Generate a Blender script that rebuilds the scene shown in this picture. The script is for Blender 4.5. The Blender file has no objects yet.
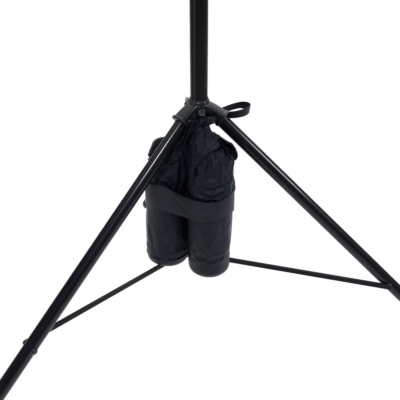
import bpy, bmesh, math, random
from mathutils import Vector, Matrix, noise
from mathutils.bvhtree import BVHTree

random.seed(4)
scene = bpy.context.scene
col = scene.collection
PI = math.pi
R = math.radians

# ---------------------------------------------------------------- measures
# Design unit "u" = 2 mm.  The point where the three leg axes meet the pole axis is the design origin.
S = 0.002
HUB_Z = 379.0            # design origin above the floor, in u
PITCH = R(30.619)
F = 518.617              # focal length over a frame 400 wide; also the distance camera plane - origin
TURN = 13.631            # the tripod is turned this far about its pole
SPLAY = 1.14799          # leg: radial run per unit of drop
T_BOLT = {210: 190.0, 330: 186.0, 90: 188.0}           # drop at which the brace bolts sit
T_FOOT = 376.0
LEG_R, POLE_R = 6.75, 8.7

fwd = Vector((0, math.cos(PITCH), -math.sin(PITCH)))
up = Vector((0, math.sin(PITCH), math.cos(PITCH)))
right = Vector((1, 0, 0))
CAM = -(right * -1 + up * 102 + fwd * F)


def W(p):                                     # design units -> metres
    return Vector((p[0] * S, p[1] * S, (p[2] + HUB_Z) * S))


def ray(px, py):
    return (fwd * F + right * (px - 200) - up * (py - 200)).normalized()


def at(px, py, Y):                            # measuring aid: the point seen at (px, py) that lies Y deep
    d = ray(px, py)
    return CAM + d * ((Y - CAM.y) / d.y)


def project(p):
    q = Vector(p) - CAM
    z = q.dot(fwd)
    return 200 + F * q.dot(right) / z, 200 - F * q.dot(up) / z


# ---------------------------------------------------------------- materials
def new_mat(name):
    m = bpy.data.materials.new(name)
    m.use_nodes = True
    nt = m.node_tree
    b = nt.nodes['Principled BSDF']
    return m, nt, b


def N(nt, t, **kw):
    n = nt.nodes.new(t)
    for k, v in kw.items():
        if k in n.inputs:
            n.inputs[k].default_value = v
        else:
            setattr(n, k, v)
    return n


def ramp(nt, src, c0, c1, p0=0.3, p1=0.7):
    r = N(nt, 'ShaderNodeValToRGB')
    r.color_ramp.elements[0].position, r.color_ramp.elements[1].position = p0, p1
    r.color_ramp.elements[0].color = (*c0, 1)
    r.color_ramp.elements[1].color = (*c1, 1)
    nt.links.new(src, r.inputs[0])
    return r.outputs[0]


def metal_paint(name, c0, c1, rough, spec=0.4, bump=0.05, scale=900, coat=0.0, tint=(0.9, 0.94, 1)):
    m, nt, b = new_mat(name)
    co = N(nt, 'ShaderNodeTexCoord').outputs['Object']
    n1 = N(nt, 'ShaderNodeTexNoise', Scale=14.0, Detail=6.0, Roughness=0.6)
    nt.links.new(co, n1.inputs['Vector'])
    nt.links.new(ramp(nt, n1.outputs['Fac'], c0, c1), b.inputs['Base Color'])
    n2 = N(nt, 'ShaderNodeTexNoise', Scale=float(scale), Detail=2.0)
    nt.links.new(co, n2.inputs['Vector'])
    bp = N(nt, 'ShaderNodeBump', Strength=bump, Distance=0.0006)
    nt.links.new(n2.outputs['Fac'], bp.inputs['Height'])
    nt.links.new(bp.outputs[0], b.inputs['Normal'])
    n3 = N(nt, 'ShaderNodeTexNoise', Scale=45.0, Detail=5.0)
    nt.links.new(co, n3.inputs['Vector'])
    mr = N(nt, 'ShaderNodeMapRange')
    mr.inputs[3].default_value, mr.inputs[4].default_value = rough - 0.07, rough + 0.09
    nt.links.new(n3.outputs['Fac'], mr.inputs[0])
    nt.links.new(mr.outputs[0], b.inputs['Roughness'])
    b.inputs['Specular IOR Level'].default_value = spec
    b.inputs['Specular Tint'].default_value = (*tint, 1)
    b.inputs['Coat Weight'].default_value = coat
    b.inputs['Coat Roughness'].default_value = 0.14
    return m


def cloth(name, c0, c1, rough, thread, depth, ribs=False, sheen=0.05, spec=0.25, tint=(1, 1, 1)):
    m, nt, b = new_mat(name)
    tc = N(nt, 'ShaderNodeTexCoord')
    co, uv = tc.outputs['Object'], tc.outputs['UV']
    n1 = N(nt, 'ShaderNodeTexNoise', Scale=38.0, Detail=7.0, Roughness=0.65)
    nt.links.new(co, n1.inputs['Vector'])
    nt.links.new(ramp(nt, n1.outputs['Fac'], c0, c1), b.inputs['Base Color'])
    h = []
    for ax in ('X',) if ribs else ('X', 'Y'):
        w = N(nt, 'ShaderNodeTexWave', wave_type='BANDS', bands_direction=ax, Scale=thread, Distortion=0.6, Detail=1.0)
        w.inputs['Detail Scale'].default_value = 3.0
        nt.links.new(uv, w.inputs['Vector'])
        h.append(w.outputs['Fac'])
    fine = N(nt, 'ShaderNodeTexNoise', Scale=420.0, Detail=3.0)
    nt.links.new(co, fine.inputs['Vector'])
    h.append(fine.outputs['Fac'])
    src = h[0]
    for k in h[1:]:
        a = N(nt, 'ShaderNodeMath', operation='ADD')
        nt.links.new(src, a.inputs[0])
        nt.links.new(k, a.inputs[1])
        src = a.outputs[0]
    bp = N(nt, 'ShaderNodeBump', Strength=depth, Distance=0.0008)
    nt.links.new(src, bp.inputs['Height'])
    # soft creases of coated nylon
    cr = N(nt, 'ShaderNodeTexNoise', Scale=48.0, Detail=3.0, Roughness=0.5, Distortion=0.8)
    nt.links.new(co, cr.inputs['Vector'])
    bp2 = N(nt, 'ShaderNodeBump', Strength=0.32 if not ribs else 0.1, Distance=0.004)
    nt.links.new(cr.outputs['Fac'], bp2.inputs['Height'])
    nt.links.new(bp.outputs[0], bp2.inputs['Normal'])
    nt.links.new(bp2.outputs[0], b.inputs['Normal'])
    b.inputs['Roughness'].default_value = rough
    b.inputs['Specular IOR Level'].default_value = spec
    b.inputs['Specular Tint'].default_value = (*tint, 1)
    b.inputs['Sheen Weight'].default_value = sheen
    b.inputs['Sheen Roughness'].default_value = 0.4
    b.inputs['Sheen Tint'].default_value = (0.6, 0.68, 1, 1)
    return m


M = {
    'tube': metal_paint('black_tube_enamel', (0.0010, 0.0010, 0.0016), (0.0020, 0.0020, 0.0030), 0.42, 0.055, 0.03, coat=0.21, tint=(0.80, 0.87, 1)),
    'pole': metal_paint('black_pole_enamel', (0.0016, 0.0013, 0.0014), (0.0028, 0.0024, 0.0026), 0.26, 0.05, 0.03, coat=0.04),
    'cast': metal_paint('black_cast_bracket', (0.0016, 0.0018, 0.0026), (0.0032, 0.0036, 0.0050), 0.36, 0.10, 0.16, 500, coat=0.12),
    'flat': metal_paint('black_flat_bar', (0.0018, 0.0018, 0.0024), (0.0030, 0.0030, 0.0038), 0.40, 0.06, 0.06),
    'bolt': metal_paint('blackened_bolt', (0.003, 0.003, 0.004), (0.007, 0.007, 0.009), 0.25, 0.22, 0.05),
    'ring': metal_paint('worn_steel_ring', (0.006, 0.007, 0.009), (0.02, 0.022, 0.026), 0.26, 0.5, 0.05),
    'zinc': metal_paint('grey_zinc', (0.09, 0.095, 0.095), (0.16, 0.165, 0.165), 0.42, 0.4, 0.08),
    'rubber': metal_paint('black_rubber', (0.004, 0.004, 0.004), (0.008, 0.008, 0.008), 0.6, 0.15, 0.2, 400),
    'nylon': cloth('black_nylon', (0.0006, 0.0009, 0.0020), (0.0017, 0.0023, 0.0045), 0.45, 120.0, 0.30, sheen=0.0, spec=0.098, tint=(0.72, 0.83, 1)),
    'web': cloth('black_webbing', (0.0033, 0.0037, 0.0056), (0.0058, 0.0064, 0.0092), 0.48, 60.0, 0.5, ribs=True, sheen=0.0, spec=0.08, tint=(0.80, 0.89, 1)),
}
m, nt, b = new_mat('white_sweep')
n = N(nt, 'ShaderNodeTexNoise', Scale=1.3, Detail=3.0)
nt.links.new(N(nt, 'ShaderNodeTexCoord').outputs['Object'], n.inputs['Vector'])
nt.links.new(ramp(nt, n.outputs['Fac'], (0.90, 0.90, 0.90), (0.93, 0.93, 0.93)), b.inputs['Base Color'])
b.inputs['Roughness'].default_value = 0.9
b.inputs['Specular IOR Level'].default_value = 0.0
M['white'] = m


# ---------------------------------------------------------------- mesh helpers
def link(name, bm, mat, parent=None, smooth=True, angle=40):
    bmesh.ops.recalc_face_normals(bm, faces=bm.faces[:])
    me = bpy.data.meshes.new(name)
    bm.to_mesh(me)
    bm.free()
    me.materials.append(mat)
    if smooth:
        me.shade_smooth()
        me.set_sharp_from_angle(angle=R(angle))
    o = bpy.data.objects.new(name, me)
    col.objects.link(o)
    if parent is not None:
        o.parent = parent
        o.matrix_parent_inverse = Matrix.Translation(-parent.location) if parent.parent is None and parent.type == 'EMPTY' else Matrix()
    return o


def frame_for(t):
    t = t.normalized()
    a = Vector((0, 0, 1)) if abs(t.z) < 0.9 else Vector((1, 0, 0))
    u = t.cross(a).normalized()
    return u, t.cross(u).normalized()


def rings_skin(bm, rings, closed=True, cap=True, uvl=None, uvs=None):
    vs = [[bm.verts.new(W(p)) for p in r] for r in rings]
    n = len(vs[0])
    for i in range(len(vs) - 1):
        for j in range(n if closed else n - 1):
            k = (j + 1) % n
            f = bm.faces.new((vs[i][j], vs[i][k], vs[i + 1][k], vs[i + 1][j]))
            if uvl is not None:
                jj = j + 1
                for lp, q in zip(f.loops, ((i, j), (i, jj), (i + 1, jj), (i + 1, j))):
                    lp[uvl].uv = uvs(*q)
    if cap and closed:
        bm.faces.new(vs[0])
        bm.faces.new(vs[-1])
    return vs


def add_lathe(bm, base, axis, prof, seg=40):
    """prof: (distance along axis, radius)"""
    u, v = frame_for(axis)
    a = axis.normalized()
    rings = []
    for h, r in prof:
        rings.append([base + a * h + (u * math.cos(q) + v * math.sin(q)) * r
                      for q in [2 * PI * k / seg for k in range(seg)]])
    return rings_skin(bm, rings)


def spline(pts, n):
    """Catmull-Rom through pts, n samples"""
    P = [Vector(p) for p in pts]
    out = []
    m_ = len(P) - 1
    for i in range(n):
        t = i / (n - 1) * m_
        k = min(int(t), m_ - 1)
        f = t - k
        p1, p2 = P[k], P[k + 1]
        p0 = P[k - 1] if k else p1 * 2 - p2
        p3 = P[k + 2] if k + 2 <= m_ else p2 * 2 - p1
        out.append(0.5 * ((2 * p1) + (p2 - p0) * f + (2 * p0 - 5 * p1 + 4 * p2 - p3) * f * f
                          + (3 * p1 - p0 - 3 * p2 + p3) * f ** 3))
    return out


def lerp_tab(tab, x):
    if x <= tab[0][0]:
        return tab[0][1]
    for (a, va), (b_, vb) in zip(tab, tab[1:]):
        if x <= b_:
            f = (x - a) / (b_ - a)
            return va + (vb - va) * f
    return tab[-1][1]


def smooth_tab(tab, n=60):
    pts = spline([(a, v, 0) for a, v in tab], n)
    return [(p.x, p.y) for p in pts]


# ---------------------------------------------------------------- the tripod
stand = bpy.data.objects.new('tripod_stand', None)
stand.location = (0, 0, 0)
stand.empty_display_size = 0.1
col.objects.link(stand)
stand['label'] = 'black metal tripod stand with splayed tube legs and flat cross braces'
stand['category'] = 'tripod stand'


def radial(az):
    a = R(az + TURN + (1.0 if az == 90 else 0.0))
    return Vector((math.cos(a), math.sin(a), 0)), Vector((math.sin(a), -math.cos(a), 0))   # outwards, clockwise


bm = bmesh.new()
add_lathe(bm, Vector((0, 0, -199)), Vector((0, 0, 1)),
          [(0, 6.9), (0.8, POLE_R - 0.4), (2, POLE_R), (200, POLE_R), (480, POLE_R)], 64)
link('centre_pole', bm, M['pole'], stand)

# collar ring where the pole enters the hub
bm = bmesh.new()
add_lathe(bm, Vector((0, 0, -5)), Vector((0, 0, 1)),
          [(0, 8.3), (0, 10.0), (0.5, 10.6), (3.2, 10.6), (3.8, 10.2), (4.4, 9.4), (5.6, 9.4), (6.2, 9.2), (6.2, 8.2)], 64)
link('collar', bm, M['cast'], stand, angle=30)

# hub: a drum with three channel arms that reach out over the legs
bm = bmesh.new()
add_lathe(bm, Vector((0, 0, -19)), Vector((0, 0, 1)),
          [(0, 8.25), (0, 10.2), (0.8, 11.0), (9, 11.2), (12.5, 10.8), (14, 9.8), (14, 8.25)], 48)


def arm_rings(az):
    out, cw = radial(az)
    path = spline([out * 4 + Vector((0, 0, -6.4)), out * 9 + Vector((0, 0, -8.6)), out * 14.5 + Vector((0, 0, -12.0)),
                   out * 20 + Vector((0, 0, -15.9)), out * 25 + Vector((0, 0, -19.8))], 22)
    rings = []
    for i, p in enumerate(path):
        t = (path[min(i + 1, 21)] - path[max(i - 1, 0)]).normalized()
        nrm = cw.cross(t).normalized()
        if nrm.z < 0:
            nrm = -nrm
        f = i / 21
        hw = 6.6 + 1.6 * f + (0.9 if i >= 19 else 0)
        top = 4.2 + 3.4 * f + (0.9 if i >= 19 else 0)
        bot = 5.0 + 2.2 * f
        sec = []
        K = 36
        for k in range(K):
            a = 2 * PI * k / K
            c, s = math.cos(a), math.sin(a)
            e = 0.42
            x = math.copysign(abs(c) ** e, c) * hw
            y = math.copysign(abs(s) ** e, s) * (top if s > 0 else bot)
            sec.append(p + cw * x + nrm * y)
        rings.append(sec)
    t = (path[21] - path[20]).normalized()
    for fwd_, k in ((0.5, 0.95), (0.7, 0.86)):          # rounded lip
        rings.append([path[21] + (q - path[21]) * k + t * fwd_ for q in rings[21]])
    return rings


ARMS = (210, 330, 90)
for az in ARMS:
    rings_skin(bm, arm_rings(az))
hub = link('hub', bm, M['cast'], stand, angle=32)

# pivot bolts of the legs through the arms and the screw between the front arms
for az in ARMS:
    out, cw = radial(az)
    bm = bmesh.new()
    c = out * 20.5 + Vector((0, 0, -17.0))
    add_lathe(bm, c - cw * 9.6, cw, [(0.3, 0.4), (0.5, 1.3), (1.0, 1.8), (1.4, 1.9), (17.8, 1.9), (18.2, 1.8), (18.7, 1.3), (18.9, 0.4)], 20)
    link('pivot_bolt', bm, M['bolt'], hub)

out, cw = radial(270)
bm = bmesh.new()
ax = (out + Vector((0, 0, 0.42))).normalized()
u_, v_ = frame_for(ax)
cc = out * 12.6 + Vector((0, 0, -11.0))
ring = []
for k in range(40):
    a = 2 * PI * k / 40
    d = u_ * math.cos(a) + v_ * math.sin(a)
    ring.append([cc + d * (2.9 + 0.5 * math.cos(q)) + ax * (0.5 * math.sin(q)) for q in [2 * PI * j / 10 for j in range(10)]])
rings_skin(bm, ring + [ring[0]], cap=False)
add_lathe(bm, cc - ax * 4, ax, [(0, 2.8), (3.4, 2.7), (3.5, 1.6), (3.0, 1.4), (3.0, 0.3)], 24)
bmesh.ops.remove_doubles(bm, verts=bm.verts[:], dist=1e-6)
link('hub_screw', bm, M['ring'], hub)

bm = bmesh.new()
kc = Vector((-12.2, 3.0, -3.0))
add_lathe(bm, kc + Vector((4.5, 0, 0)), Vector((-1, 0.15, 0)), [(0, 1.8), (3.2, 1.8), (3.2, 2.6), (4.2, 2.9), (5.4, 2.9), (6.0, 2.3), (6.3, 0.5)], 24)
link('locking_bolt', bm, M['zinc'], hub)

# lower hub with three lugs for the braces
Z_LOW = -187.5
bm = bmesh.new()
add_lathe(bm, Vector((0, 0, Z_LOW - 8)), Vector((0, 0, 1)),
          [(0, 8.2), (0, 9.6), (0.8, 10.4), (15, 10.4), (16, 9.8), (16, 8.2)], 48)
for az in ARMS:
    out, cw = radial(az)
    c = out * 12 + cw * 5.2 + Vector((0, 0, Z_LOW))
    rings = []
    for h in (-1.6, -1.3, 1.3, 1.6):
        g = 0.6 if abs(h) > 1.5 else 0
        rings.append([c + cw * h + out * x + Vector((0, 0, z)) for x, z in
                      [(-6, -5 + g), (3, -5 + g), (6 - g, -3), (7 - g, 0), (6 - g, 3), (3, 5 - g), (-6, 5 - g)]])
    rings_skin(bm, rings)
low = link('lower_hub', bm, M['cast'], stand)

for az in ARMS:
    out, cw = radial(az)
    ax = (out * SPLAY + Vector((0, 0, -1)))
    L = ax.length
    axn = ax.normalized()
    # leg tube
    bm = bmesh.new()
    t0, t1 = 16.5, T_FOOT - 7
    add_lathe(bm, ax * t0, axn, [(0, 5.6), (0, LEG_R - 0.4), (0.4, LEG_R)] +
              [((t1 - t0) * L * k / 20, LEG_R) for k in range(1, 20)] +
              [((t1 - t0) * L - 0.4, LEG_R), ((t1 - t0) * L, LEG_R - 0.4), ((t1 - t0) * L, 5)], 56)
    leg = link('leg', bm, M['tube'], stand, angle=30)
    # rubber foot
    bm = bmesh.new()
    add_lathe(bm, ax * (t1 - 9), axn, [(0, 6.8), (0.0, 8.0), (1, 8.4), (9 * L, 8.6), (13.5 * L, 8.4), (15.6 * L, 6.6), (16.2 * L, 3.0)], 32)
    link('rubber_foot', bm, M['rubber'], leg)
    # through bolt with domed heads
    bm = bmesh.new()
    c = ax * T_BOLT[az]
    add_lathe(bm, c - cw * 10.0, cw, [(0.6, 0.3), (0.7, 1.4), (1.1, 2.5), (1.8, 3.1), (2.8, 3.3), (3.3, 3.3), (3.3, 3.9), (3.9, 3.9), (3.9, 2.0),
                                     (16.0, 2.0), (16.0, 3.9), (16.6, 3.9), (16.6, 3.3), (17.4, 3.2), (18.4, 2.6), (19.0, 1.5), (19.2, 0.3)], 28)
    link('brace_bolt', bm, M['bolt'], leg)
    # flat brace bar
    bm = bmesh.new()
    a0 = out * 13 + cw * 8.6 + Vector((0, 0, Z_LOW))
    a1 = out * (SPLAY * T_BOLT[az]) + cw * 8.6 + Vector((0, 0, -T_BOLT[az]))
    d = (a1 - a0)
    n_ = d.length
    d.normalize()
    vz = cw.cross(d).normalized()
    if vz.z < 0:
        vz = -vz
    H = 2.9
    outl = [(-H * math.sin(PI * k / 10), -H * math.cos(PI * k / 10)) for k in range(11)]
    outl = [(x, -z) for x, z in outl[::-1]]
    outl2 = [(n_ + H * math.sin(PI * k / 10), -H * math.cos(PI * k / 10)) for k in range(11)]
    pts = [(x, z) for x, z in [(-H * math.sin(PI * k / 10), H * math.cos(PI * k / 10)) for k in range(11)]] + outl2
    rings = []
    for hh, g in ((-1.3, 0.35), (-0.95, 0), (0.95, 0), (1.3, 0.35)):
        rr = []
        for x, z in pts:
            rr.append(a0 + d * x + vz * (z * (1 - g / H)) + cw * hh)
        rings.append(rr)
    rings_skin(bm, rings)
    br = link('brace', bm, M['flat'], stand, angle=25)
    bm = bmesh.new()
    add_lathe(bm, a0 - cw * 5.5, cw, [(0, 1.6), (0.6, 2.0), (1.8, 2.0), (1.8, 1.4), (6.8, 1.4), (6.8, 2.0), (7.6, 1.8), (8.0, 1.0), (8.1, 0.3)], 20)
    link('rivet', bm, M['bolt'], br)

# ---------------------------------------------------------------- the weight bag
bag = bpy.data.objects.new('weight_bag', None)
bag.location = W((-8, -24, -172))
bag.empty_display_size = 0.05
col.objects.link(bag)
bag['label'] = 'black nylon weight bag of two filled tubes belted together below the tripod hub'
bag['category'] = 'weight bag'


def fold(p, seed, stretch=(1, 1, 1)):
    q = Vector((p[0] * stretch[0], p[1] * stretch[1], p[2] * stretch[2])) + Vector((seed * 17.3, seed * 5.1, -seed * 9.7))
    return noise.noise(q)


def ridge(p, seed, stretch):
    return 1 - 2.2 * abs(fold(p, seed, stretch))


def pouch_mesh(edges, Ycs, z_bottom, seed, round_r, extra=None, squash=1.0):
    """edges: (py, left px, right px); the outline is read at the tube's own depth."""
    tabL = smooth_tab([(e[0], e[1]) for e in edges])
    tabR = smooth_tab([(e[0], e[2]) for e in edges])
    tabY = smooth_tab(Ycs)
    py0, py1 = edges[0][0], edges[-1][0]
    prof = []
    n_ = 105
    for i in range(n_ + 1):
        py = py0 + (py1 - py0) * i / n_
        Y = lerp_tab(tabY, py)
        a, b_ = at(lerp_tab(tabL, py), py, Y), at(lerp_tab(tabR, py), py, Y)
        prof.append(((a.x + b_.x) / 2, Y, a.z, (b_.x - a.x) / 2))
    # carry the last section down and round the bottom off
    cx, cy, cz, cr = prof[-1]
    k_ = 0
    z_round = z_bottom + round_r
    while cz - 1.5 * (k_ + 1) > z_round:
        k_ += 1
        prof.append((cx, cy, cz - 1.5 * k_, cr))
    for k in range(0, 13):
        a = PI / 2 * k / 12
        prof.append((cx, cy, z_round - round_r * math.sin(a) ** 1.0, cr - round_r * (1 - math.cos(a))))
    rr = cr - round_r
    for k in range(1, 8):
        prof.append((cx, cy, z_bottom + 0.02 * k, rr * (1 - k / 8)))
    bm = bmesh.new()
    uvl = bm.loops.layers.uv.new('UVMap')
    K = 132
    rings = []
    for (x, y, z, r) in prof:
        rg = []
        for k in range(K):
            a = 2 * PI * k / K
            d = Vector((math.cos(a), math.sin(a), 0))
            p = Vector((x, y, z)) + Vector((d.x * r, d.y * r * squash, 0))
            lo = min(1, max(0, (z - z_bottom) / 14))           # bottom seam stays calm
            upf = min(1, max(0, (z + 105) / 45))                # loose cloth above the belt
            am = 0.35 + 0.35 * lo
            dsp = am * (0.7 * fold(p, seed, (0.05, 0.05, 0.035)) + 0.35 * fold(p, seed + 3, (0.11, 0.11, 0.06)))
            dsp += lo * (1 - upf) * 0.45 * max(0, ridge(p + Vector((0, 0, p.x * 0.5)), seed + 6, (0.05, 0.05, 0.05)) - 0.4)
            dsp += upf * 0.9 * (1 - 2.2 * abs(noise.noise(Vector((math.cos(a) * 1.9, math.sin(a) * 1.9, z * 0.022 + seed * 4))))) * (0.5 + 0.5 * min(1, max(0, (z + 80) / 40)))
            dsp += upf * (1.2 * fold(p, seed + 1, (0.075, 0.075, 0.04)) + 0.9 * max(0, ridge(p, seed + 2, (0.055, 0.055, 0.045))) - 0.6)
            dsp += (0.25 + 0.75 * upf) * lo * 0.9 * (0.25 - abs(fold(p, seed + 11, (0.10, 0.10, 0.085)))) + upf * 0.7 * (0.2 - abs(fold(p, seed + 13, (0.19, 0.19, 0.15))))
            if extra:
                dsp += extra(p, a, z)
            dsp *= min(1, r / 8)
            rg.append(p + d * dsp)
        rings.append(rg)
    nr = len(rings)
    rings_skin(bm, rings, uvl=uvl, uvs=lambda i, j: (j / K * 0.9, i * 1.4 * 0.0068))
    return bm, prof


def bulge(p, c, r, h):
    d2 = sum(((p[i] - c[i]) / r[i]) ** 2 for i in range(3))
    return h * math.exp(-d2)


YL, YR = -14.0, -35.0
# left tube
left_edges = [(119, 188, 197), (124, 186, 197.5), (131, 181, 199), (138, 171, 199), (146, 160, 198), (156, 152, 194), (166, 148.2, 191), (176, 146.6, 189.5),
              (186, 146.4, 189), (196, 146.6, 189), (207, 147.0, 189), (222, 146.4, 190), (240, 146.7, 190), (250, 147.2, 189.4)]
bl = at(167, 264.6, YL - 15)


def extra_left(p, a, z):
    v = 0
    if z > -95:
        v += bulge(p, at(184, 156, -34), (5, 10, 12), 2.2) - bulge(p, at(176, 150, -34), (6, 12, 7), 3.0)
        v += bulge(p, at(172, 172, -36), (5, 12, 16), 1.3) - bulge(p, at(181, 178, -36), (3.5, 12, 16), 1.6)
    return v


bmL, profL = pouch_mesh(left_edges, [(119, -14), (126, -13), (140, -8), (160, -8), (180, YL), (250, YL)], bl.z, 1.0, 9.5, extra_left)
# right tube
right_edges = [(118, 199, 209), (123, 198, 209.5), (129, 196, 211), (134, 194, 215), (140, 192, 222), (147, 190.5, 231), (154, 189.5, 233.5), (162, 189, 233), (170, 188.6, 231.2),
               (178, 187.8, 231.8), (186, 187.4, 233.2), (196, 187.4, 233.4), (207, 187.4, 232.8), (222, 187.6, 232.0), (240, 187.6, 231.0), (254, 188.2, 229.6)]
br_ = at(209, 277, YR - 16)


def along(p, pts, w, h):
    """smooth groove or ridge of height h along the chain pts"""
    best = 1e9
    for a, b_ in zip(pts, pts[1:]):
        d = b_ - a
        t = max(0, min(1, (p - a).dot(d) / d.length_squared))
        best = min(best, (p - a - d * t).length)
    return h * math.exp(-(best / w) ** 2)


LIP = [at(234, 157, -42), at(226, 160, -54), at(215, 165, -56), (at(204, 172, -56)), at(196, 180, -54)]
SHADE = [at(231, 150, -42), at(220, 154, -53), at(209, 161, -55), at(201, 168, -55)]
CREASES = [([at(196, 193, -54), at(206, 196.5, -56), at(217, 196.5, -56), at(227, 191, -52)], 2.2, 1.8),
           ([at(200, 186, -56), at(211, 189, -57), at(224, 184, -54), at(231, 178, -42)], 2.4, -2.6),
           ([at(204, 180, -56), at(214, 181, -57), at(224, 175, -54)], 2.6, 1.6),
           ([at(196, 200, -54), at(208, 203, -56), at(222, 199, -54)], 1.6, -1.2),
           ([at(228, 186, -50), at(224, 194, -53), at(226, 202, -52)], 2.0, 1.2)]


def extra_right(p, a, z):
    v = 0
    if z > -110:
        v += along(p, LIP, 4.0, 3.0) + along(p, SHADE, 4.6, -5.0)
        for c, w_, h in CREASES:
            v += along(p, c, w_, h)
    return v


bmR, profR = pouch_mesh(right_edges, [(118, -17), (127, -20), (140, -27), (160, -33), (185, YR), (254, YR)], br_.z, 2.0, 9.5, extra_right)

# Let the nylon wrinkle by itself: a short cloth simulation with more cloth than the filling needs.
SIM = 5.0


def wrinkle(bm, slack, hold, frames, stiff=0.35, inset=2.0, extra_colliders=()):
    bmesh.ops.recalc_face_normals(bm, faces=bm.faces[:])
    bm.verts.ensure_lookup_table()
    bm.normal_update()
    me = bpy.data.meshes.new('sim')
    bm.to_mesh(me)
    inner = me.copy()
    for v, n in zip(inner.vertices, [v.normal.copy() for v in bm.verts]):
        v.co = (v.co - n * inset * S) * SIM
    for v in me.vertices:
        v.co = v.co * SIM
    o = bpy.data.objects.new('sim', me)
    c = bpy.data.objects.new('sim_inner', inner)
    col.objects.link(o)
    col.objects.link(c)
    g_pin, g_slack = o.vertex_groups.new(name='pin'), o.vertex_groups.new(name='slack')
    top = 0.0
    for v in bm.verts:
        d = Vector((v.co.x / S, v.co.y / S, v.co.z / S - HUB_Z))
        h, k = hold(d), slack(d)
        if h > 0:
            g_pin.add([v.index], h, 'REPLACE')
        g_slack.add([v.index], 1.0 - k, 'REPLACE')
    cm = c.modifiers.new('collision', 'COLLISION')
    c.collision.thickness_outer = 0.004
    c.collision.cloth_friction = 1.5
    m_ = o.modifiers.new('cloth', 'CLOTH')
    st = m_.settings
    st.quality = 6
    st.mass = 0.05
    st.effector_weights.gravity = 0.9
    st.tension_stiffness = st.compression_stiffness = 30
    st.shear_stiffness = 12
    st.bending_model = 'ANGULAR'
    st.bending_stiffness = stiff
    st.tension_damping = st.compression_damping = 8
    st.shear_damping = 6
    st.bending_damping = 0.6
    st.air_damping = 3
    st.vertex_group_mass = 'pin'
    st.pin_stiffness = 4.0
    st.vertex_group_shrink = 'slack'
    st.shrink_min = -0.25
    st.shrink_max = 0.0
    m_.collision_settings.distance_min = 0.004
    m_.collision_settings.collision_quality = 3
    m_.point_cache.frame_start, m_.point_cache.frame_end = 1, frames
    for f in range(1, frames + 1):
        scene.frame_set(f)
    ev = o.evaluated_get(bpy.context.evaluated_depsgraph_get())
    cos = [v.co / SIM for v in ev.data.vertices]
    for v, q in zip(bm.verts, cos):
        v.co = q
    for x in (o, c):
        bpy.data.objects.remove(x)
    scene.frame_set(1)
    bm.normal_update()


def slack_for(z_low):
    def slack(p):
        if p.z > -40:
            return max(0.0, 0.58 * min(1, (-25 - p.z) / 15))
        if p.z > -96:
            return 0.58
        k = 0.58 + (0.045 - 0.58) * min(1, (-96 - p.z) / 14)
        return k * min(1, max(0, (p.z - z_low - 14) / 30))
    return slack


def hold_for(z_low, b0, b1):
    def hold(p):
        if p.z > -26:
            return 1.0
        if p.z < z_low + 24:
            return min(1.0, 1.15 - (p.z - z_low - 8) / 16)
        return 0.8 if b0 < p.z < b1 else 0.0
    return hold


wrinkle(bmL, slack_for(bl.z), hold_for(bl.z, -112, -88), 28)
wrinkle(bmR, slack_for(br_.z), hold_for(br_.z, -116, -96), 28)
bvhL = BVHTree.FromBMesh(bmL)
bvhR = BVHTree.FromBMesh(bmR)
pouch_l = link('filled_tube', bmL, M['nylon'], bag, angle=180)
pouch_r = link('filled_tube', bmR, M['nylon'], bag, angle=180)
for o in (pouch_l, pouch_r):
    sb = o.modifiers.new('smooth', 'SUBSURF')
    sb.levels = sb.render_levels = 1


def on_cloth(px, py, Yd, lift, trees):
    """point on the cloth seen at (px, py), lifted off it; Yd deep where there is no cloth"""
    d = ray(px, py)
    best = None
    for t in trees:
        h = t.ray_cast(W(CAM), d)
        if h[0] is not None and (best is None or h[3] < best):
            best = h[3]
    fallback = (at(px, py, Yd) - CAM).length
    k = best / S if best is not None else fallback
    if k > fallback + 14:
        k = fallback
    return CAM + d * (k - lift)


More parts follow.
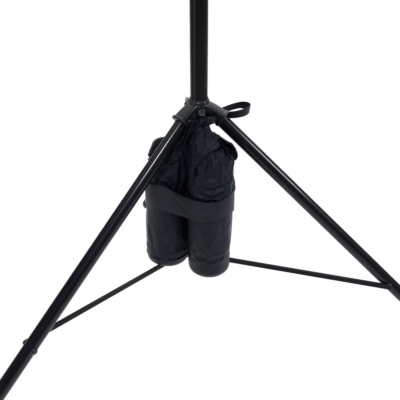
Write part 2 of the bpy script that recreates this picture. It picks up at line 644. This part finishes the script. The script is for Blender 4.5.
def sheet(name, top, hem, trees, Ytop, Yhem, lift, seed, mat, parent, rough=1.0, thick=1.1, nv=60, nu=130):
    """loose cloth from a gathered top edge to a rolled hem; top / hem are outlines of the cloth"""
    A = spline([(x, y, 0) for x, y in top], nu)
    B = spline([(x, y, 0) for x, y in hem], nu)
    bm = bmesh.new()
    uvl = bm.loops.layers.uv.new('UVMap')
    rows = []
    for i in range(nv):
        f = i / (nv - 1)
        row = []
        for j in range(nu):
            q = A[j].lerp(B[j], f)
            Y = Ytop + (Yhem - Ytop) * f
            p = on_cloth(q.x, q.y, Y, lift * (0.4 + 0.6 * f), trees)
            row.append(p)
        rows.append(row)
    for _ in range(14):                                  # relax so that it drapes rather than clings
        new = [r[:] for r in rows]
        for i in range(1, nv - 1):
            for j in range(1, nu - 1):
                new[i][j] = (rows[i - 1][j] + rows[i + 1][j] + rows[i][j - 1] + rows[i][j + 1]) / 4
        rows = new
    for i in range(nv):
        f = i / (nv - 1)
        for j in range(nu):
            p = rows[i][j]
            g = j / (nu - 1)
            a = rough * (1.5 * fold(p, seed, (0.09, 0.09, 0.05)) + 1.6 * max(0, ridge(p, seed + 1, (0.07, 0.07, 0.045))) - 0.3)
            a += 1.6 * (0.25 - abs(fold(p, seed + 8, (0.16, 0.16, 0.12)))) + 0.9 * (0.2 - abs(fold(p, seed + 9, (0.3, 0.3, 0.22))))
            fan = noise.noise(Vector((g * 6.0 + 0.5 * f, f * 0.8, seed * 3.1)))
            a += 2.6 * math.sin(PI * min(1, f * 0.9 + 0.1)) * (1 - 2 * abs(fan)) - 1.0
            dv = (CAM - p).normalized()
            rows[i][j] = p + dv * a
    for _ in range(16):                                 # the hem is a sewn edge: no jitter along it
        last = [q.copy() for q in rows[-1]]
        for j in range(2, nu - 2):
            rows[-1][j] = (last[j - 1] + last[j] * 2 + last[j + 1]) / 4
    for i in range(nv - 4, nv - 1):
        for j in range(nu):
            rows[i][j] = rows[i][j].lerp(rows[-1][j].lerp(rows[nv - 6][j], (nv - 1 - i) / 5), 0.6)
    hemline = [rows[-1][j].copy() for j in range(nu)]
    rings_skin(bm, rows, closed=False, cap=False, uvl=uvl, uvs=lambda i, j: (j * 0.004, i * 0.003))
    o = link(name, bm, mat, parent, angle=180)
    sd = o.modifiers.new('thickness', 'SOLIDIFY')
    sd.thickness = thick * S
    sd.offset = 0
    # rolled hem
    bm = bmesh.new()
    uvl = bm.loops.layers.uv.new('UVMap')
    rings = []
    for j, p in enumerate(hemline):
        t = hemline[min(j + 1, nu - 1)] - hemline[max(j - 1, 0)]
        u, v = frame_for(t)
        e = min(1, min(j, nu - 1 - j) / 8 + 0.25)
        rad = 0.95 * e * (1 + 0.18 * noise.noise(Vector((j * 0.2, seed, 0))))
        rings.append([p + (u * math.cos(q) + v * math.sin(q)) * rad for q in [2 * PI * k / 14 for k in range(14)]])
    rings_skin(bm, rings, uvl=uvl, uvs=lambda i, j: (i * 0.006, j * 0.004))
    link('hem', bm, M['nylon'], o, angle=180)
    return o


# mouth flaps at the top of each tube
sheet('mouth_flap', [(196, 127), (199, 127), (203, 128), (207, 129), (211, 131), (214, 134)],
      [(193.5, 179), (192.2, 172), (197, 163.5), (205, 154), (216, 148.5), (226, 143.5), (230.5, 143.2), (234.5, 148), (237, 154.5), (236.2, 158.5), (233.5, 160.5)],
      (bvhR,), -24, -42, 5.0, 5.0, M['nylon'], pouch_r)
sheet('mouth_flap', [(183, 131), (185, 130), (187, 129), (190, 128), (194, 128)],
      [(149.5, 153), (156, 158), (166, 163), (176, 160.5), (182, 153), (183, 146), (189, 137)],
      (bvhL,), -22, -28, 2.4, 7.0, M['nylon'], pouch_l)

# the corner of the left mouth that stands out behind the leg, folded over on itself
bm = bmesh.new()
uvl = bm.loops.layers.uv.new('UVMap')
cor = [(171, 136.5, 172, 165), (164, 137.2, 164, 166), (157, 139.0, 157, 166), (153, 142.2, 153, 167), (150.6, 147.5, 150.3, 166), (149.3, 153, 149.2, 164)]
rows = []
c_top = spline([(a, b_, 0) for a, b_, _, _ in cor], 40)
c_bot = spline([(c_, d_, 0) for _, _, c_, d_ in cor], 40)
for i in range(30):
    f = i / 29
    row = []
    for j in range(40):
        q = c_top[j].lerp(c_bot[j], f)
        Y = -12 + 9 * (j / 39) - 4.0 * math.sin(PI * min(1, f * 1.1)) + 2.4 * math.cos(f * 16 + 1.2 * math.sin(j * 0.14)) * (0.4 + 0.6 * j / 39)
        sx = 0.9 * math.cos(f * 16) * (j / 39) ** 2
        row.append(at(q.x + sx, q.y, Y))
    rows.append(row)
rings_skin(bm, rows, closed=False, cap=False, uvl=uvl, uvs=lambda i, j: (j * 0.006, i * 0.006))
cuff = link('folded_corner', bm, M['nylon'], pouch_l, angle=180)
sd = cuff.modifiers.new('thickness', 'SOLIDIFY')
sd.thickness = 1.6 * S
sd.offset = 0

# belt round both tubes: hull of the two circles, wrapped by two lengths of webbing that cross in front
cl = next(p for p in profL if p[2] < at(167, 198, YL).z)
cr = next(p for p in profR if p[2] < at(210, 205, YR).z)
pts = []
for (x, y, z, r) in (cl, cr):
    for k in range(360):
        a = 2 * PI * k / 360
        pts.append((x + (r + 0.6) * math.cos(a), y + (r + 0.6) * math.sin(a)))
pts.sort()


def cross(o, a, b_):
    return (a[0] - o[0]) * (b_[1] - o[1]) - (a[1] - o[1]) * (b_[0] - o[0])


front, back = [], []
for p in pts:
    while len(front) >= 2 and cross(front[-2], front[-1], p) <= 0:
        front.pop()
    front.append(p)
for p in reversed(pts):
    while len(back) >= 2 and cross(back[-2], back[-1], p) <= 0:
        back.pop()
    back.append(p)


def resample(poly, n):
    d = [0]
    for a, b_ in zip(poly, poly[1:]):
        d.append(d[-1] + math.hypot(b_[0] - a[0], b_[1] - a[1]))
    out = []
    k = 0
    for i in range(n):
        t = d[-1] * i / (n - 1)
        while k < len(d) - 2 and d[k + 1] < t:
            k += 1
        f = (t - d[k]) / max(1e-9, d[k + 1] - d[k])
        out.append((poly[k][0] + (poly[k + 1][0] - poly[k][0]) * f, poly[k][1] + (poly[k + 1][1] - poly[k][1]) * f))
    return out


front = resample(front, 160)
back = resample(back, 60)
valley = (cl[0] + cr[0]) / 2


def z_for(x, y, tab):
    z = -100.0
    for _ in range(25):
        px, py = project((x, y, z))
        z -= (lerp_tab(tab, px) - py) * 0.9
    return z


up_l = smooth_tab([(145, 183), (152, 183.6), (160, 184.8), (167, 187.5), (171, 191), (177, 198), (184, 207), (191, 214.5), (198.5, 220)])
lo_l = smooth_tab([(145, 206.5), (152, 207.4), (160, 208.4), (168, 211), (177, 214.5), (188, 218.3), (198.5, 221.2), (202, 221.5)])
up_r = smooth_tab([(160, 183.6), (166, 186.8), (171, 190.2), (178, 194.3), (188, 198.2), (198, 201.2), (208, 203), (216, 202.3), (224, 198.8), (231, 192.5), (235, 187)])
lo_r = smooth_tab([(160, 184.4), (166, 188.0), (171, 192.5), (177, 199.5), (184, 208.5), (191, 216), (198, 221.0), (206, 221.6), (216, 219.8), (226, 215.5), (232, 211.5), (235, 209)])


def belt_piece(px0, px1, tu, tl, lift, seed, tail):
    cols = []
    for (x, y) in front:
        zc = z_for(x, y, tu)
        px, py = project((x, y, zc))
        if px0 - 0.5 <= px <= px1 + 0.5:
            g = math.exp(-((x - valley) / 6.0) ** 2)
            yy = y - lift + 2.6 * g
            zu, zl = z_for(x, yy, tu), z_for(x, yy, tl)
            cols.append((x, yy, zu, zl))
    return cols


def belt_build(cols, seed):
    bm = bmesh.new()
    uvl = bm.loops.layers.uv.new('UVMap')
    nv = 16
    rows = []
    for j, (x, y, zu, zl) in enumerate(cols):
        a = cols[max(j - 1, 0)]
        b_ = cols[min(j + 1, len(cols) - 1)]
        nrm = Vector((b_[1] - a[1], -(b_[0] - a[0]), 0)).normalized()
        row = []
        for i in range(nv):
            f = i / (nv - 1)
            z = zu + (zl - zu) * f
            p = Vector((x, y, z))
            w = 0.5 * fold(p, seed, (0.06, 0.06, 0.06)) + 0.5 * (0.5 - abs(f - 0.5)) * 2 * 0.8
            row.append(p + nrm * w)
        rows.append(row)
    acc = [0]
    for a, b_ in zip(rows, rows[1:]):
        acc.append(acc[-1] + (b_[8] - a[8]).length)
    rings_skin(bm, rows, closed=False, cap=False, uvl=uvl, uvs=lambda i, j: (acc[i] * 0.0068, j * 0.01))
    o = link('belt', bm, M['web'], bag, angle=180)
    sd = o.modifiers.new('thickness', 'SOLIDIFY')
    sd.thickness = 1.0 * S
    sd.offset = 0
    return o


left_cols = belt_piece(140, 198.5, up_l, lo_l, 0.3, 1, True)
right_cols = belt_piece(164, 240, up_r, lo_r, 1.7, 2, True)
zu0, zl0 = left_cols[0][2:]
zu1, zl1 = right_cols[-1][2:]
tail = []
nb = len(back)
for i, (x, y) in enumerate(back):
    f = i / (nb - 1)
    tail.append((x, y, zu1 + (zu0 - zu1) * f, zl1 + (zl0 - zl1) * f))
belt_build(right_cols + tail[1:40], 21)
belt_build(tail[34:-1] + left_cols, 22)


def ribbon(name, path, widths, mat, parent, n=70, thick=0.9, seed=0, wob=0.0):
    """path: points, widths: (direction * half width) per point"""
    P = spline(path, n)
    Wd = spline(widths, n)
    bm = bmesh.new()
    uvl = bm.loops.layers.uv.new('UVMap')
    nv = 9
    rows = []
    acc = [0]
    for i in range(n):
        if i:
            acc.append(acc[-1] + (P[i] - P[i - 1]).length)
        rows.append([P[i] + Wd[i] * (2 * k / (nv - 1) - 1) + Vector((0, -1, 0.6)) * wob * noise.noise(Vector((i * 0.12, k * 0.2, seed))) for k in range(nv)])
    rings_skin(bm, rows, closed=False, cap=False, uvl=uvl, uvs=lambda i, j: (acc[i] * 0.0068, j * 0.012))
    o = link(name, bm, mat, parent, angle=180)
    sd = o.modifiers.new('thickness', 'SOLIDIFY')
    sd.thickness = thick * S
    sd.offset = 0
    return o


# webbing loop that sticks out to the right of the hub
lw = Vector((0.10, -0.15, 1)).normalized()
ribbon('carry_loop',
       [at(214, 114.5, 14), at(222, 110.6, 17), at(231, 107.3, 18), at(240, 105.0, 17), at(246.5, 105.7, 12), at(249.6, 108.2, 5),
        at(246.5, 111.4, -1), at(240, 113.6, -4), at(232, 114.8, -3), at(224, 114.4, 1), at(216, 113.5, 6)],
       [lw * 3.4, lw * 3.5, lw * 3.6, lw * 3.7, lw * 4.2, lw * 4.5, lw * 4.5, lw * 4.2, lw * 3.8, lw * 3.5, lw * 3.4],
       M['web'], bag, thick=0.9, n=90)
# hanger strap that wraps under the hub and holds the tubes up
hw = Vector((0.12, -0.35, 1)).normalized()
ribbon('hanger_strap',
       [at(186, 136, -17), at(191, 131.5, -22), at(196, 128.6, -25), at(202, 125.6, -26), at(208, 121.8, -25), at(213.5, 120.2, -21), at(218, 119.8, -12), at(220, 117, 0)],
       [hw * 2.4, hw * 2.8, hw * 3.4, hw * 4.4, hw * 5.2, hw * 4.4, hw * 3.0, hw * 3.0],
       M['nylon'], bag, thick=1.2, wob=1.6, seed=3)

# ---------------------------------------------------------------- white floor sweep
bm = bmesh.new()
prof = [(-9.0, 0.0), (9.0, 0.0)]
for k in range(1, 17):
    a = PI / 2 * k / 16
    prof.append((9.0 + 3.0 * math.sin(a), 3.0 - 3.0 * math.cos(a)))
prof.append((12.0, 7.0))
vs = [[bm.verts.new((x, y, z)) for x in (-14, 14)] for y, z in prof]
for a, b_ in zip(vs, vs[1:]):
    bm.faces.new((a[0], a[1], b_[1], b_[0]))
fl = link('floor', bm, M['white'], None, angle=60)
fl['kind'] = 'structure'
fl['label'] = 'seamless white studio floor sweeping up behind the stand'

# ---------------------------------------------------------------- light
w = bpy.data.worlds.new('World')
scene.world = w
w.use_nodes = True
bg = w.node_tree.nodes['Background']
bg.inputs['Color'].default_value = (1, 1, 1, 1)
bg.inputs['Strength'].default_value = 0.12


def area(name, loc, target, sx, sy, power, color=(1, 1, 1)):
    l = bpy.data.lights.new(name, 'AREA')
    l.shape = 'RECTANGLE'
    l.size, l.size_y = sx, sy
    l.energy = power
    l.color = color
    o = bpy.data.objects.new(name, l)
    o.location = loc
    o.rotation_euler = (Vector(target) - Vector(loc)).to_track_quat('-Z', 'Y').to_euler()
    col.objects.link(o)
    return o


area('ceiling_softbox', (0, 3.4, 5.2), (0, 3.4, 0), 12, 10, 690)
hub_pt = Vector((0, 0, HUB_Z * S - 0.12))
d1 = Vector((-0.124, -0.635, 0.763)).normalized()
d2 = Vector((0.79, -0.22, 0.57)).normalized()
area('key_lamp', hub_pt + d1 * 2.4, hub_pt, 0.34, 0.34, 74, (0.90, 0.93, 1))
area('side_lamp', hub_pt + d2 * 2.4, hub_pt, 0.7, 0.5, 70, (0.93, 0.98, 1))
area('added_backdrop_fill', (0, 5.2, 5.6), (0, 11.6, 2.6), 18, 2.2, 1400)  # added fill, keeps the far sweep from going grey
area('added_pole_strip', (-1.72, -0.98, 0.42), (0, 0, 0.9), 0.22, 0.9, 9, (0.93, 0.97, 1))  # added strip, put in for a lighter reflection on the pole's left side

# ---------------------------------------------------------------- camera
cam = bpy.data.cameras.new('camera')
cam.sensor_width = 36
cam.lens = 36 * F / 400
cam.clip_start, cam.clip_end = 0.01, 200
co_ = bpy.data.objects.new('camera', cam)
co_.location = W(CAM)
co_.rotation_euler = (PI / 2 - PITCH, 0, 0)
col.objects.link(co_)
scene.camera = co_

scene.view_settings.view_transform = 'Standard'
scene.view_settings.look = 'None'
scene.view_settings.exposure = 0
scene.view_settings.gamma = 1
scene.cycles.max_bounces = 8
scene.cycles.use_denoising = False
